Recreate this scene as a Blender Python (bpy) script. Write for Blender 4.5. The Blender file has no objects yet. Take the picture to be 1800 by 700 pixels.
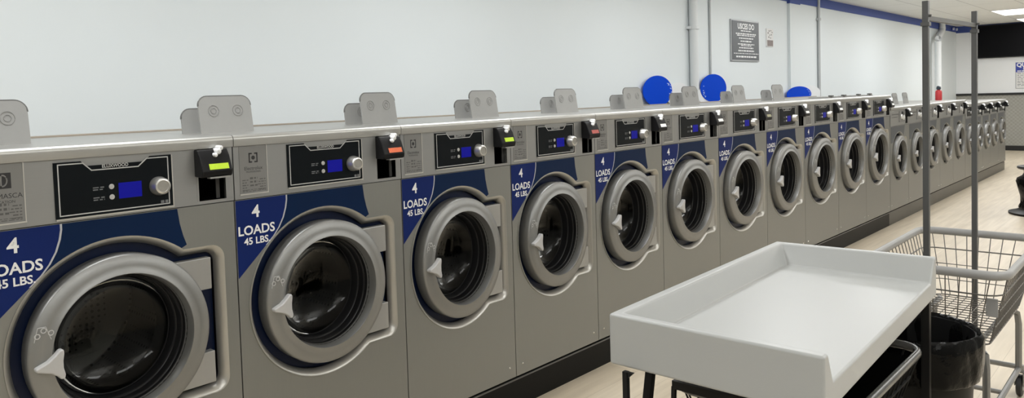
import bpy, bmesh, math, random
from mathutils import Vector, Matrix
random.seed(7)
PI = math.pi
scene = bpy.context.scene
C = scene.collection

# ------------------------------------------------------------------ materials
def new_mat(name):
    m = bpy.data.materials.new(name); m.use_nodes = True
    nt = m.node_tree
    return m, nt, nt.nodes['Principled BSDF']

def simple(name, col, rough=0.5, metal=0.0, spec=0.5, emit=None, estr=0.0, noise=0.0, nscale=20.0, coat=0.0, bump=0.0):
    m, nt, b = new_mat(name)
    b.inputs['Base Color'].default_value = (*col, 1)
    b.inputs['Roughness'].default_value = rough
    b.inputs['Metallic'].default_value = metal
    b.inputs['Specular IOR Level'].default_value = spec
    b.inputs['Coat Weight'].default_value = coat
    if emit:
        b.inputs['Emission Color'].default_value = (*emit, 1)
        b.inputs['Emission Strength'].default_value = estr
    if noise > 0 or bump > 0:
        tc = nt.nodes.new('ShaderNodeTexCoord'); n = nt.nodes.new('ShaderNodeTexNoise')
        n.inputs['Scale'].default_value = nscale; n.inputs['Detail'].default_value = 4
        nt.links.new(tc.outputs['Object'], n.inputs['Vector'])
        if noise > 0:
            mx = nt.nodes.new('ShaderNodeMix'); mx.data_type = 'RGBA'
            mx.inputs['A'].default_value = (*[c * (1 - noise) for c in col], 1)
            mx.inputs['B'].default_value = (*[min(1, c * (1 + noise)) for c in col], 1)
            nt.links.new(n.outputs['Fac'], mx.inputs['Factor'])
            nt.links.new(mx.outputs['Result'], b.inputs['Base Color'])
        if bump > 0:
            bp = nt.nodes.new('ShaderNodeBump'); bp.inputs['Strength'].default_value = bump
            bp.inputs['Distance'].default_value = 0.01
            nt.links.new(n.outputs['Fac'], bp.inputs['Height']); nt.links.new(bp.outputs['Normal'], b.inputs['Normal'])
    return m

def brushed(name, col, rough, metal, stretch, var=0.06, bump=0.02):
    m, nt, b = new_mat(name)
    b.inputs['Metallic'].default_value = metal
    tc = nt.nodes.new('ShaderNodeTexCoord'); mp = nt.nodes.new('ShaderNodeMapping')
    mp.inputs['Scale'].default_value = stretch
    n = nt.nodes.new('ShaderNodeTexNoise'); n.inputs['Scale'].default_value = 1.0; n.inputs['Detail'].default_value = 3
    nt.links.new(tc.outputs['Object'], mp.inputs['Vector']); nt.links.new(mp.outputs['Vector'], n.inputs['Vector'])
    mx = nt.nodes.new('ShaderNodeMix'); mx.data_type = 'RGBA'
    mx.inputs['A'].default_value = (*[c * (1 - var) for c in col], 1); mx.inputs['B'].default_value = (*[min(1, c * (1 + var)) for c in col], 1)
    nt.links.new(n.outputs['Fac'], mx.inputs['Factor']); nt.links.new(mx.outputs['Result'], b.inputs['Base Color'])
    mr = nt.nodes.new('ShaderNodeMapRange'); mr.inputs['To Min'].default_value = rough * 0.85; mr.inputs['To Max'].default_value = rough * 1.15
    nt.links.new(n.outputs['Fac'], mr.inputs['Value']); nt.links.new(mr.outputs['Result'], b.inputs['Roughness'])
    return m

M = {}
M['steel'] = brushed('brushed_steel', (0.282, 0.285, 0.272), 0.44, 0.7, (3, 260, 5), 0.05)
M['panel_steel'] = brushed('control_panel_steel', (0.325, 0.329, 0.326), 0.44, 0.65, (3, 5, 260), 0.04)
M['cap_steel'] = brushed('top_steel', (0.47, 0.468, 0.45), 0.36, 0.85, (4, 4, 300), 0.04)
M['ring_steel'] = brushed('door_ring_steel', (0.285, 0.287, 0.282), 0.42, 0.75, (4, 90, 90), 0.04)
M['bezel'] = simple('bezel_metal', (0.47, 0.46, 0.43), 0.34, 0.7)
M['chrome'] = simple('chrome', (0.72, 0.72, 0.70), 0.16, 1.0)
M['hinge'] = brushed('hinge_steel', (0.40, 0.40, 0.39), 0.45, 0.6, (4, 90, 4), 0.04)
M['navy'] = simple('navy_recess', (0.003, 0.009, 0.035), 0.35, 0.0, 0.25)
M['sign_blue'] = simple('sign_blue', (0.007, 0.020, 0.125), 0.45, 0.0, 0.12, noise=0.06, nscale=6)
M['banner_blue'] = simple('banner_blue', (0.003, 0.016, 0.060), 0.45, 0.0, 0.12, noise=0.06, nscale=6)
M['slate'] = simple('slate_panel', (0.10, 0.11, 0.125), 0.4, 0.3)
M['arc_line'] = simple('pale_grey_line', (0.48, 0.50, 0.54), 0.4)
M['white_print'] = simple('white_print', (0.86, 0.87, 0.88), 0.5)
M['dark_print'] = simple('dark_print', (0.025, 0.025, 0.028), 0.5)
M['soft_print'] = simple('soft_print', (0.10, 0.10, 0.10), 0.5)
M['faint_print'] = simple('faint_print', (0.17, 0.18, 0.19), 0.5)
M['placard'] = brushed('grey_placard', (0.235, 0.235, 0.232), 0.5, 0.3, (3, 220, 4), 0.05)
M['placard_edge'] = simple('placard_edge', (0.62, 0.61, 0.58), 0.35, 0.6)
M['display'] = simple('black_display', (0.004, 0.006, 0.008), 0.3, 0.0, 0.15)
M['display_line'] = simple('display_outline', (0.55, 0.56, 0.56), 0.4)
M['screen'] = simple('blue_screen', (0.004, 0.004, 0.08), 0.4, 0.0, 0.1, emit=(0.010, 0.012, 0.62), estr=0.30)
M['button'] = simple('button_grey', (0.5, 0.5, 0.5), 0.4, noise=0.2, nscale=120)
M['knob'] = simple('knob_silver', (0.66, 0.65, 0.62), 0.28, 0.85)
M['knob_face'] = simple('knob_face', (0.40, 0.39, 0.365), 0.4, 0.7, noise=0.1, nscale=150)
M['black_plastic'] = simple('black_plastic', (0.007, 0.007, 0.008), 0.42, 0.0, 0.22)
M['black_inside'] = simple('black_inside', (0.002, 0.002, 0.002), 0.8, 0.0, 0.05)
M['lcd_green'] = simple('lcd_green', (0.30, 0.42, 0.02), 0.3, emit=(0.42, 0.62, 0.02), estr=0.55, noise=0.2, nscale=160)
M['lcd_orange'] = simple('lcd_orange', (0.45, 0.10, 0.04), 0.3, emit=(0.70, 0.14, 0.05), estr=0.45, noise=0.35, nscale=160)
M['lcd_red'] = simple('lcd_red', (0.28, 0.06, 0.05), 0.3, emit=(0.40, 0.08, 0.06), estr=0.4, noise=0.35, nscale=160)
M['lcd_white'] = simple('lcd_white', (0.75, 0.76, 0.74), 0.3, emit=(0.8, 0.8, 0.78), estr=0.25)
M['lcd_khaki'] = simple('lcd_khaki', (0.30, 0.29, 0.16), 0.3, noise=0.15, nscale=120)
M['key_white'] = simple('lock_white', (0.85, 0.86, 0.87), 0.25, 0.2)
M['handle'] = simple('handle_plastic', (0.50, 0.50, 0.50), 0.35)
M['rubber'] = simple('door_rubber', (0.010, 0.010, 0.011), 0.32, 0.0, 0.3)
M['rubber_hi'] = simple('paler_rubber', (0.02, 0.02, 0.021), 0.3, 0.0, 0.3)
M['plinth'] = simple('black_plinth', (0.006, 0.006, 0.0055), 0.45, 0.0, 0.14, noise=0.3, nscale=4)
M['gap'] = simple('dark_gap', (0.010, 0.010, 0.010), 0.6)
M['slot_lit_grey'] = simple('slot_lit_grey', (0.06, 0.06, 0.058), 0.5, 0.0, 0.2)
M['lid'] = simple('grey_lid', (0.285, 0.285, 0.276), 0.55, 0.0, 0.3, noise=0.03, nscale=60)
M['lid_line'] = simple('lid_emboss', (0.215, 0.212, 0.205), 0.5)
M['lid_edge'] = simple('lid_edge', (0.09, 0.09, 0.088), 0.5)
M['white_lam'] = simple('white_laminate', (0.40, 0.41, 0.405), 0.34, 0.0, 0.4, noise=0.01, nscale=3)
M['leg_black'] = simple('black_leg', (0.005, 0.005, 0.005), 0.45, 0.0, 0.25)
M['wire'] = simple('cart_wire', (0.16, 0.155, 0.145), 0.4, 0.6)
M['wire_black'] = simple('black_wire', (0.006, 0.006, 0.006), 0.6, 0.0, 0.1)
M['bumper'] = simple('grey_bumper', (0.30, 0.30, 0.295), 0.42, noise=0.05, nscale=9)
M['bumper_mid'] = simple('mid_grey_bumper', (0.11, 0.11, 0.108), 0.25, 0.4)
M['bumper_dark'] = simple('dark_bumper', (0.13, 0.13, 0.128), 0.3, 0.3)
M['post'] = simple('post_steel', (0.105, 0.107, 0.108), 0.45, 0.45)
M['post_bar'] = brushed('post_bar_steel', (0.10, 0.099, 0.095), 0.45, 0.4, (90, 3, 90), 0.3)
M['frame_steel'] = simple('cart_frame', (0.26, 0.26, 0.255), 0.38, 0.7)
M['tyre'] = simple('caster_rubber', (0.015, 0.015, 0.016), 0.5)
M['hub'] = simple('caster_hub', (0.35, 0.35, 0.34), 0.4, 0.3)
M['bin'] = simple('black_bin', (0.006, 0.006, 0.006), 0.45, 0.0, 0.25)
M['bag'] = simple('black_bag', (0.003, 0.003, 0.003), 0.13, 0.0, 0.14, bump=1.0, nscale=14)
M['disc_blue'] = simple('disc_blue', (0.0, 0.058, 0.60), 0.6, 0.0, 0.05)
M['disc_white'] = simple('disc_white', (0.80, 0.82, 0.84), 0.45)
M['disc_print'] = simple('disc_print', (0.45, 0.58, 0.85), 0.5)
M['blue_print'] = simple('blue_print', (0.25, 0.36, 0.70), 0.5)
M['pipe'] = simple('white_pipe', (0.72, 0.745, 0.755), 0.4)
M['conduit'] = simple('grey_conduit', (0.50, 0.52, 0.53), 0.4)
M['sign_dark'] = simple('sign_charcoal', (0.090, 0.100, 0.112), 0.4, noise=0.08, nscale=5)
M['sign_frame'] = simple('sign_frame', (0.42, 0.43, 0.44), 0.4, 0.4)
M['paper'] = simple('white_paper', (0.78, 0.78, 0.78), 0.6)
M['paper_brown'] = simple('brown_print', (0.26, 0.22, 0.21), 0.6, noise=0.3, nscale=60)
M['header_blue'] = simple('header_blue', (0.035, 0.06, 0.36), 0.5)
M['tv'] = simple('tv_black', (0.002, 0.002, 0.003), 0.35, 0.0, 0.12)
M['tv_frame'] = simple('tv_frame', (0.01, 0.01, 0.01), 0.4)
M['band'] = simple('blue_band', (0.060, 0.095, 0.31), 0.5, 0.0, 0.2, noise=0.05, nscale=1.5)
M['black_trim'] = simple('black_trim', (0.010, 0.010, 0.010), 0.4)
M['wood_strip'] = simple('wood_strip', (0.30, 0.26, 0.21), 0.6, noise=0.15, nscale=8)
M['red'] = simple('red_bottle', (0.45, 0.03, 0.035), 0.35)
M['bottle_cap'] = simple('bottle_cap', (0.02, 0.03, 0.045), 0.4)
M['fixture'] = simple('light_diffuser', (0.9, 0.9, 0.9), 0.5, emit=(1.0, 0.97, 0.92), estr=3.0)
M['fixture_frame'] = simple('light_frame', (0.75, 0.75, 0.73), 0.4)
M['lamp_white'] = simple('lamp_white', (0.62, 0.66, 0.74), 0.4)

def wall_mat(name, col, noise=0.02):
    return simple(name, col, 0.55, noise=noise, nscale=0.7)
M['wall'] = wall_mat('white_wall_paint', (0.755, 0.805, 0.825))
M['wall_end'] = wall_mat('end_wall_paint', (0.86, 0.88, 0.90))
M['wall_right'] = wall_mat('right_wall_paint', (0.38, 0.378, 0.365))
M['wall_back'] = wall_mat('back_wall_paint', (0.42, 0.42, 0.40))

def wainscot_mat():
    m, nt, b = new_mat('patterned_wainscot')
    tc = nt.nodes.new('ShaderNodeTexCoord'); ch = nt.nodes.new('ShaderNodeTexChecker'); ch.inputs['Scale'].default_value = 26
    ch.inputs['Color1'].default_value = (0.30, 0.295, 0.265, 1); ch.inputs['Color2'].default_value = (0.38, 0.375, 0.34, 1)
    n = nt.nodes.new('ShaderNodeTexNoise'); n.inputs['Scale'].default_value = 30
    mx = nt.nodes.new('ShaderNodeMix'); mx.data_type = 'RGBA'; mx.inputs['Factor'].default_value = 0.4
    nt.links.new(tc.outputs['Object'], ch.inputs['Vector']); nt.links.new(tc.outputs['Object'], n.inputs['Vector'])
    cr = nt.nodes.new('ShaderNodeValToRGB'); cr.color_ramp.elements[0].color = (0.25, 0.245, 0.22, 1); cr.color_ramp.elements[1].color = (0.42, 0.415, 0.38, 1)
    nt.links.new(n.outputs['Fac'], cr.inputs['Fac']); nt.links.new(ch.outputs['Color'], mx.inputs['A']); nt.links.new(cr.outputs['Color'], mx.inputs['B'])
    nt.links.new(mx.outputs['Result'], b.inputs['Base Color']); b.inputs['Roughness'].default_value = 0.5
    return m
M['wainscot'] = wainscot_mat()

def floor_mat():
    m, nt, b = new_mat('pale_plank_floor')
    tc = nt.nodes.new('ShaderNodeTexCoord'); mp = nt.nodes.new('ShaderNodeMapping')
    mp.inputs['Rotation'].default_value = (0, 0, PI / 2)
    nt.links.new(tc.outputs['Object'], mp.inputs['Vector'])
    br = nt.nodes.new('ShaderNodeTexBrick'); br.inputs['Scale'].default_value = 1.0
    br.inputs['Brick Width'].default_value = 1.22; br.inputs['Row Height'].default_value = 0.18
    br.inputs['Mortar Size'].default_value = 0.0012; br.offset = 0.37
    br.inputs['Color1'].default_value = (0.55, 0.48, 0.375, 1); br.inputs['Color2'].default_value = (0.61, 0.54, 0.43, 1)
    br.inputs['Mortar'].default_value = (0.42, 0.36, 0.28, 1)
    nt.links.new(mp.outputs['Vector'], br.inputs['Vector'])
    mp2 = nt.nodes.new('ShaderNodeMapping'); mp2.inputs['Scale'].default_value = (22, 1.6, 1)
    nt.links.new(tc.outputs['Object'], mp2.inputs['Vector'])
    n = nt.nodes.new('ShaderNodeTexNoise'); n.inputs['Scale'].default_value = 1.0; n.inputs['Detail'].default_value = 6
    nt.links.new(mp2.outputs['Vector'], n.inputs['Vector'])
    cr = nt.nodes.new('ShaderNodeValToRGB'); cr.color_ramp.elements[0].position = 0.3; cr.color_ramp.elements[1].position = 0.7
    cr.color_ramp.elements[0].color = (0.84, 0.82, 0.79, 1); cr.color_ramp.elements[1].color = (1.05, 1.04, 1.02, 1)
    nt.links.new(n.outputs['Fac'], cr.inputs['Fac'])
    mx = nt.nodes.new('ShaderNodeMix'); mx.data_type = 'RGBA'; mx.blend_type = 'MULTIPLY'; mx.inputs['Factor'].default_value = 1.0
    nt.links.new(br.outputs['Color'], mx.inputs['A']); nt.links.new(cr.outputs['Color'], mx.inputs['B'])
    nt.links.new(mx.outputs['Result'], b.inputs['Base Color']); b.inputs['Roughness'].default_value = 0.42
    return m
M['floor'] = floor_mat()

def ceiling_mat():
    m, nt, b = new_mat('ceiling_tiles')
    tc = nt.nodes.new('ShaderNodeTexCoord'); mp = nt.nodes.new('ShaderNodeMapping')
    mp.inputs['Location'].default_value = (0.33, -0.28, 0); mp.inputs['Rotation'].default_value = (0, 0, 0)
    nt.links.new(tc.outputs['Object'], mp.inputs['Vector'])
    br = nt.nodes.new('ShaderNodeTexBrick'); br.offset = 0.0; br.inputs['Scale'].default_value = 1.0
    br.inputs['Brick Width'].default_value = 0.61; br.inputs['Row Height'].default_value = 1.22; br.inputs['Mortar Size'].default_value = 0.010
    br.inputs['Color1'].default_value = (0.84, 0.835, 0.805, 1); br.inputs['Color2'].default_value = (0.87, 0.865, 0.835, 1)
    br.inputs['Mortar'].default_value = (0.62, 0.61, 0.59, 1)
    nt.links.new(mp.outputs['Vector'], br.inputs['Vector'])
    n = nt.nodes.new('ShaderNodeTexNoise'); n.inputs['Scale'].default_value = 60
    nt.links.new(tc.outputs['Object'], n.inputs['Vector'])
    mx = nt.nodes.new('ShaderNodeMix'); mx.data_type = 'RGBA'; mx.blend_type = 'MULTIPLY'; mx.inputs['Factor'].default_value = 0.12
    nt.links.new(br.outputs['Color'], mx.inputs['A']); nt.links.new(n.outputs['Fac'], mx.inputs['B'])
    nt.links.new(mx.outputs['Result'], b.inputs['Base Color']); b.inputs['Roughness'].default_value = 0.8
    return m
M['ceiling'] = ceiling_mat()

def glass_mat():
    m = bpy.data.materials.new('door_glass'); m.use_nodes = True; nt = m.node_tree
    for n in list(nt.nodes): nt.nodes.remove(n)
    o = nt.nodes.new('ShaderNodeOutputMaterial'); mix = nt.nodes.new('ShaderNodeMixShader')
    t = nt.nodes.new('ShaderNodeBsdfTransparent'); t.inputs['Color'].default_value = (0.32, 0.322, 0.312, 1)
    g = nt.nodes.new('ShaderNodeBsdfGlossy'); g.inputs['Roughness'].default_value = 0.05; g.inputs['Color'].default_value = (0.55, 0.55, 0.54, 1)
    f = nt.nodes.new('ShaderNodeFresnel'); f.inputs['IOR'].default_value = 1.38
    nt.links.new(f.outputs['Fac'], mix.inputs['Fac']); nt.links.new(t.outputs['BSDF'], mix.inputs[1]); nt.links.new(g.outputs['BSDF'], mix.inputs[2])
    nt.links.new(mix.outputs['Shader'], o.inputs['Surface'])
    return m
M['glass'] = glass_mat()

def drum_mat():
    m, nt, b = new_mat('drum_steel')
    tc = nt.nodes.new('ShaderNodeTexCoord'); v = nt.nodes.new('ShaderNodeTexVoronoi'); v.inputs['Scale'].default_value = 48
    v.inputs['Randomness'].default_value = 0.1
    nt.links.new(tc.outputs['Object'], v.inputs['Vector'])
    cr = nt.nodes.new('ShaderNodeValToRGB'); cr.color_ramp.elements[0].position = 0.22; cr.color_ramp.elements[1].position = 0.3
    cr.color_ramp.elements[0].color = (0.01, 0.01, 0.01, 1); cr.color_ramp.elements[1].color = (0.18, 0.18, 0.168, 1)
    nt.links.new(v.outputs['Distance'], cr.inputs['Fac']); nt.links.new(cr.outputs['Color'], b.inputs['Base Color'])
    b.inputs['Metallic'].default_value = 0.7; b.inputs['Roughness'].default_value = 0.32
    return m
M['drum'] = drum_mat()

# ------------------------------------------------------------------ mesh builder
class MB:
    def __init__(s): s.v = []; s.f = []
    def add(s, vs, fs):
        o = len(s.v); s.v += [tuple(map(float, p)) for p in vs]; s.f += [tuple(i + o for i in f) for f in fs]; return s
    def box(s, a, b):
        x0, y0, z0 = a; x1, y1, z1 = b
        return s.add([(x0,y0,z0),(x1,y0,z0),(x1,y1,z0),(x0,y1,z0),(x0,y0,z1),(x1,y0,z1),(x1,y1,z1),(x0,y1,z1)],
                     [(0,3,2,1),(4,5,6,7),(0,1,5,4),(1,2,6,5),(2,3,7,6),(3,0,4,7)])
    def prism(s, poly, x0, x1):          # poly of (y, z), counter-clockwise seen from +x
        n = len(poly)
        vs = [(x0, y, z) for y, z in poly] + [(x1, y, z) for y, z in poly]
        fs = [tuple(range(n, 2*n)), tuple(range(n-1, -1, -1))] + [(i, (i+1) % n, n+(i+1) % n, n+i) for i in range(n)]
        return s.add(vs, fs)
    def extrude_y(s, prof, y0, y1):      # prof of (x, z), closed
        n = len(prof)
        vs = [(x, y0, z) for x, z in prof] + [(x, y1, z) for x, z in prof]
        fs = [tuple(range(n)), tuple(range(2*n-1, n-1, -1))] + [((i+1) % n, i, n+i, n+(i+1) % n) for i in range(n)]
        return s.add(vs, fs)
    def lathe(s, prof, cy, cz, n=64, a0=0, a1=2*PI):     # prof of (x, r) about the x axis through (cy, cz)
        k = len(prof); full = abs(a1 - a0 - 2*PI) < 1e-6; m = n if full else n + 1
        vs = [(x, cy + r*math.cos(a0+(a1-a0)*i/n), cz + r*math.sin(a0+(a1-a0)*i/n)) for i in range(m) for x, r in prof]
        fs = []
        for i in range(n):
            j = (i+1) % m
            for q in range(k-1): fs.append((i*k+q, j*k+q, j*k+q+1, i*k+q+1))
        return s.add(vs, fs)
    def lathe_z(s, prof, cx, cy, n=40, wob=None):        # prof of (r, z) about a vertical axis
        k = len(prof); vs = []
        for i in range(n):
            a = 2*PI*i/n
            for q, (r, z) in enumerate(prof):
                rr = r + (wob(a, q, z) if wob else 0); vs.append((cx + rr*math.cos(a), cy + rr*math.sin(a), z))
        fs = [(i*k+q, ((i+1) % n)*k+q, ((i+1) % n)*k+q+1, i*k+q+1) for i in range(n) for q in range(k-1)]
        return s.add(vs, fs)
    def tube(s, path, r, n=8, closed=False, rz=None, caps=True):
        P = [Vector(p) for p in path]; m = len(P); vs = []; up0 = None
        for i, p in enumerate(P):
            if closed: t = P[(i+1) % m] - P[i-1]
            else: t = P[min(i+1, m-1)] - P[max(i-1, 0)]
            t.normalize()
            ref = Vector((0,0,1)) if abs(t.z) < 0.95 else Vector((0,1,0))
            if up0 is not None and abs(t.z) >= 0.6: ref = up0
            u = t.cross(ref); u.normalize(); w = u.cross(t); w.normalize()
            if abs(t.z) < 0.6 or up0 is None: up0 = w.copy() if abs(t.z) < 0.95 else Vector((0,1,0))
            for j in range(n):
                a = 2*PI*(j+0.5)/n
                vs.append(p + u*(r*math.cos(a)) + w*((rz or r)*math.sin(a)))
        fs = []; L = m if closed else m - 1
        for i in range(L):
            for j in range(n): fs.append((i*n+j, i*n+(j+1) % n, ((i+1) % m)*n+(j+1) % n, ((i+1) % m)*n+j))
        if not closed and caps: fs += [tuple(range(n-1, -1, -1)), tuple((m-1)*n+j for j in range(n))]
        return s.add(vs, fs)
    def wire(s, a, b, r=0.0022): return s.tube([a, b], r, 5)
    def mesh(s, name, mat, smooth=False, angle=None):
        me = bpy.data.meshes.new(name); me.from_pydata(s.v, [], s.f)
        bm = bmesh.new(); bm.from_mesh(me); bmesh.ops.recalc_face_normals(bm, faces=bm.faces[:]); bm.to_mesh(me); bm.free()
        if smooth:
            me.polygons.foreach_set('use_smooth', [True]*len(me.polygons))
            me.set_sharp_from_angle(angle=angle or math.radians(38))
        me.materials.append(mat); return me
    def build(s, name, mat, parent=None, smooth=False, bevel=0, angle=None, loc=None):
        o = bpy.data.objects.new(name, s.mesh(name, mat, smooth, angle)); C.objects.link(o); o.parent = parent
        if loc: o.location = loc
        if bevel:
            b = o.modifiers.new('Bevel', 'BEVEL'); b.width = bevel; b.segments = 3; b.limit_method = 'ANGLE'; b.angle_limit = math.radians(30)
            o.data.polygons.foreach_set('use_smooth', [True]*len(o.data.polygons)); o.data.set_sharp_from_angle(angle=math.radians(50))
            b.harden_normals = True
        return o

def empty(name, loc=(0,0,0)):
    o = bpy.data.objects.new(name, None); C.objects.link(o); o.location = loc; o.empty_display_size = 0.1; return o
def tag(o, label=None, cat=None, group=None, kind=None):
    if label: o['label'] = label
    if cat: o['category'] = cat
    if group: o['group'] = group
    if kind: o['kind'] = kind
    return o
def copy_tree(o, parent=None):
    c = o.copy(); C.objects.link(c); c.parent = parent
    for ch in list(o.children): copy_tree(ch, c)
    return c
def text_mb(s, size, cy, cz, x, mode='x', align='CENTER', offset=0.0, width=1.0, space=1.0):
    """Letters as a flat mesh; mode x: reads along +y facing +x; mode y: reads along +x facing -y."""
    cu = bpy.data.curves.new('lettering', 'FONT'); cu.body = s; cu.size = size; cu.align_x = align; cu.align_y = 'CENTER'
    cu.offset = offset; cu.extrude = 0; cu.resolution_u = 3; cu.space_character = space
    ob = bpy.data.objects.new('lettering_source', cu); C.objects.link(ob)
    dg = bpy.context.evaluated_depsgraph_get(); dg.update()
    me = bpy.data.meshes.new_from_object(ob.evaluated_get(dg))
    zs = [v.co.y for v in me.vertices]; cz -= (min(zs)+max(zs))/2
    mb = MB()
    if mode == 'x': vs = [(x, cy + v.co.x*width, cz + v.co.y) for v in me.vertices]
    else: vs = [(cy + v.co.x*width, x, cz + v.co.y) for v in me.vertices]
    mb.add(vs, [tuple(p.vertices) for p in me.polygons])
    bpy.data.objects.remove(ob); bpy.data.curves.remove(cu); bpy.data.meshes.remove(me)
    return mb
def bars(mb, y0, y1, z, h, x, mode='x', seed=0, word=0.02, gap=0.35):
    """A line of unreadable fine print: short rectangles of uneven length."""
    rnd = random.Random(seed); y = y0
    while y < y1:
        w = word*(0.5 + rnd.random()); e = min(y + w, y1); hh = h*(0.75 + 0.25*rnd.random())
        if mode == 'x': mb.add([(x,y,z-hh/2),(x,e,z-hh/2),(x,e,z+hh/2),(x,y,z+hh/2)], [(0,1,2,3)])
        else: mb.add([(y,x,z-hh/2),(e,x,z-hh/2),(e,x,z+hh/2),(y,x,z+hh/2)], [(0,1,2,3)])
        y = e + word*gap
    return mb
def arc(cy, cz, r, a0, a1, n):
    return [(cy + r*math.cos(a0+(a1-a0)*i/n), cz + r*math.sin(a0+(a1-a0)*i/n)) for i in range(n+1)]
def rrect2(y0, y1, z0, z1, r, n=6):
    p = []
    for cy, cz, a in ((y1-r, z1-r, 0), (y0+r, z1-r, PI/2), (y0+r, z0+r, PI), (y1-r, z0+r, 1.5*PI)): p += arc(cy, cz, r, a, a+PI/2, n)
    return p

# ------------------------------------------------------------------ the washing machines
def keyhole(cy, cz, R, y1, z0, z1, r):
    """Circle with a rectangular hinge bay on its right; counter-clockwise seen from +x."""
    at, ab = math.asin(min(.999, (z1-cz)/R)), math.asin(max(-.999, (z0-cz)/R))
    p = arc(cy, cz, R, at, 2*PI+ab, 72)
    p += arc(y1-r, z0+r, r, -PI/2, 0, 6) + arc(y1-r, z1-r, r, 0, PI/2, 6)
    return p

def front_with_hole(y0, y1, z0, z1, hole, x):
    bm = bmesh.new()
    o = [bm.verts.new((x, y, z)) for y, z in ((y0,z0),(y1,z0),(y1,z1),(y0,z1))]
    h = [bm.verts.new((x, y, z)) for y, z in hole]
    es = [bm.edges.new((o[i], o[(i+1) % 4])) for i in range(4)] + [bm.edges.new((h[i], h[(i+1) % len(h)])) for i in range(len(h))]
    bmesh.ops.triangle_fill(bm, use_beauty=True, use_dissolve=False, edges=es)
    bm.verts.index_update()
    r = ([tuple(v.co) for v in bm.verts], [tuple(v.index for v in f.verts) for f in bm.faces]); bm.free(); return r

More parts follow.
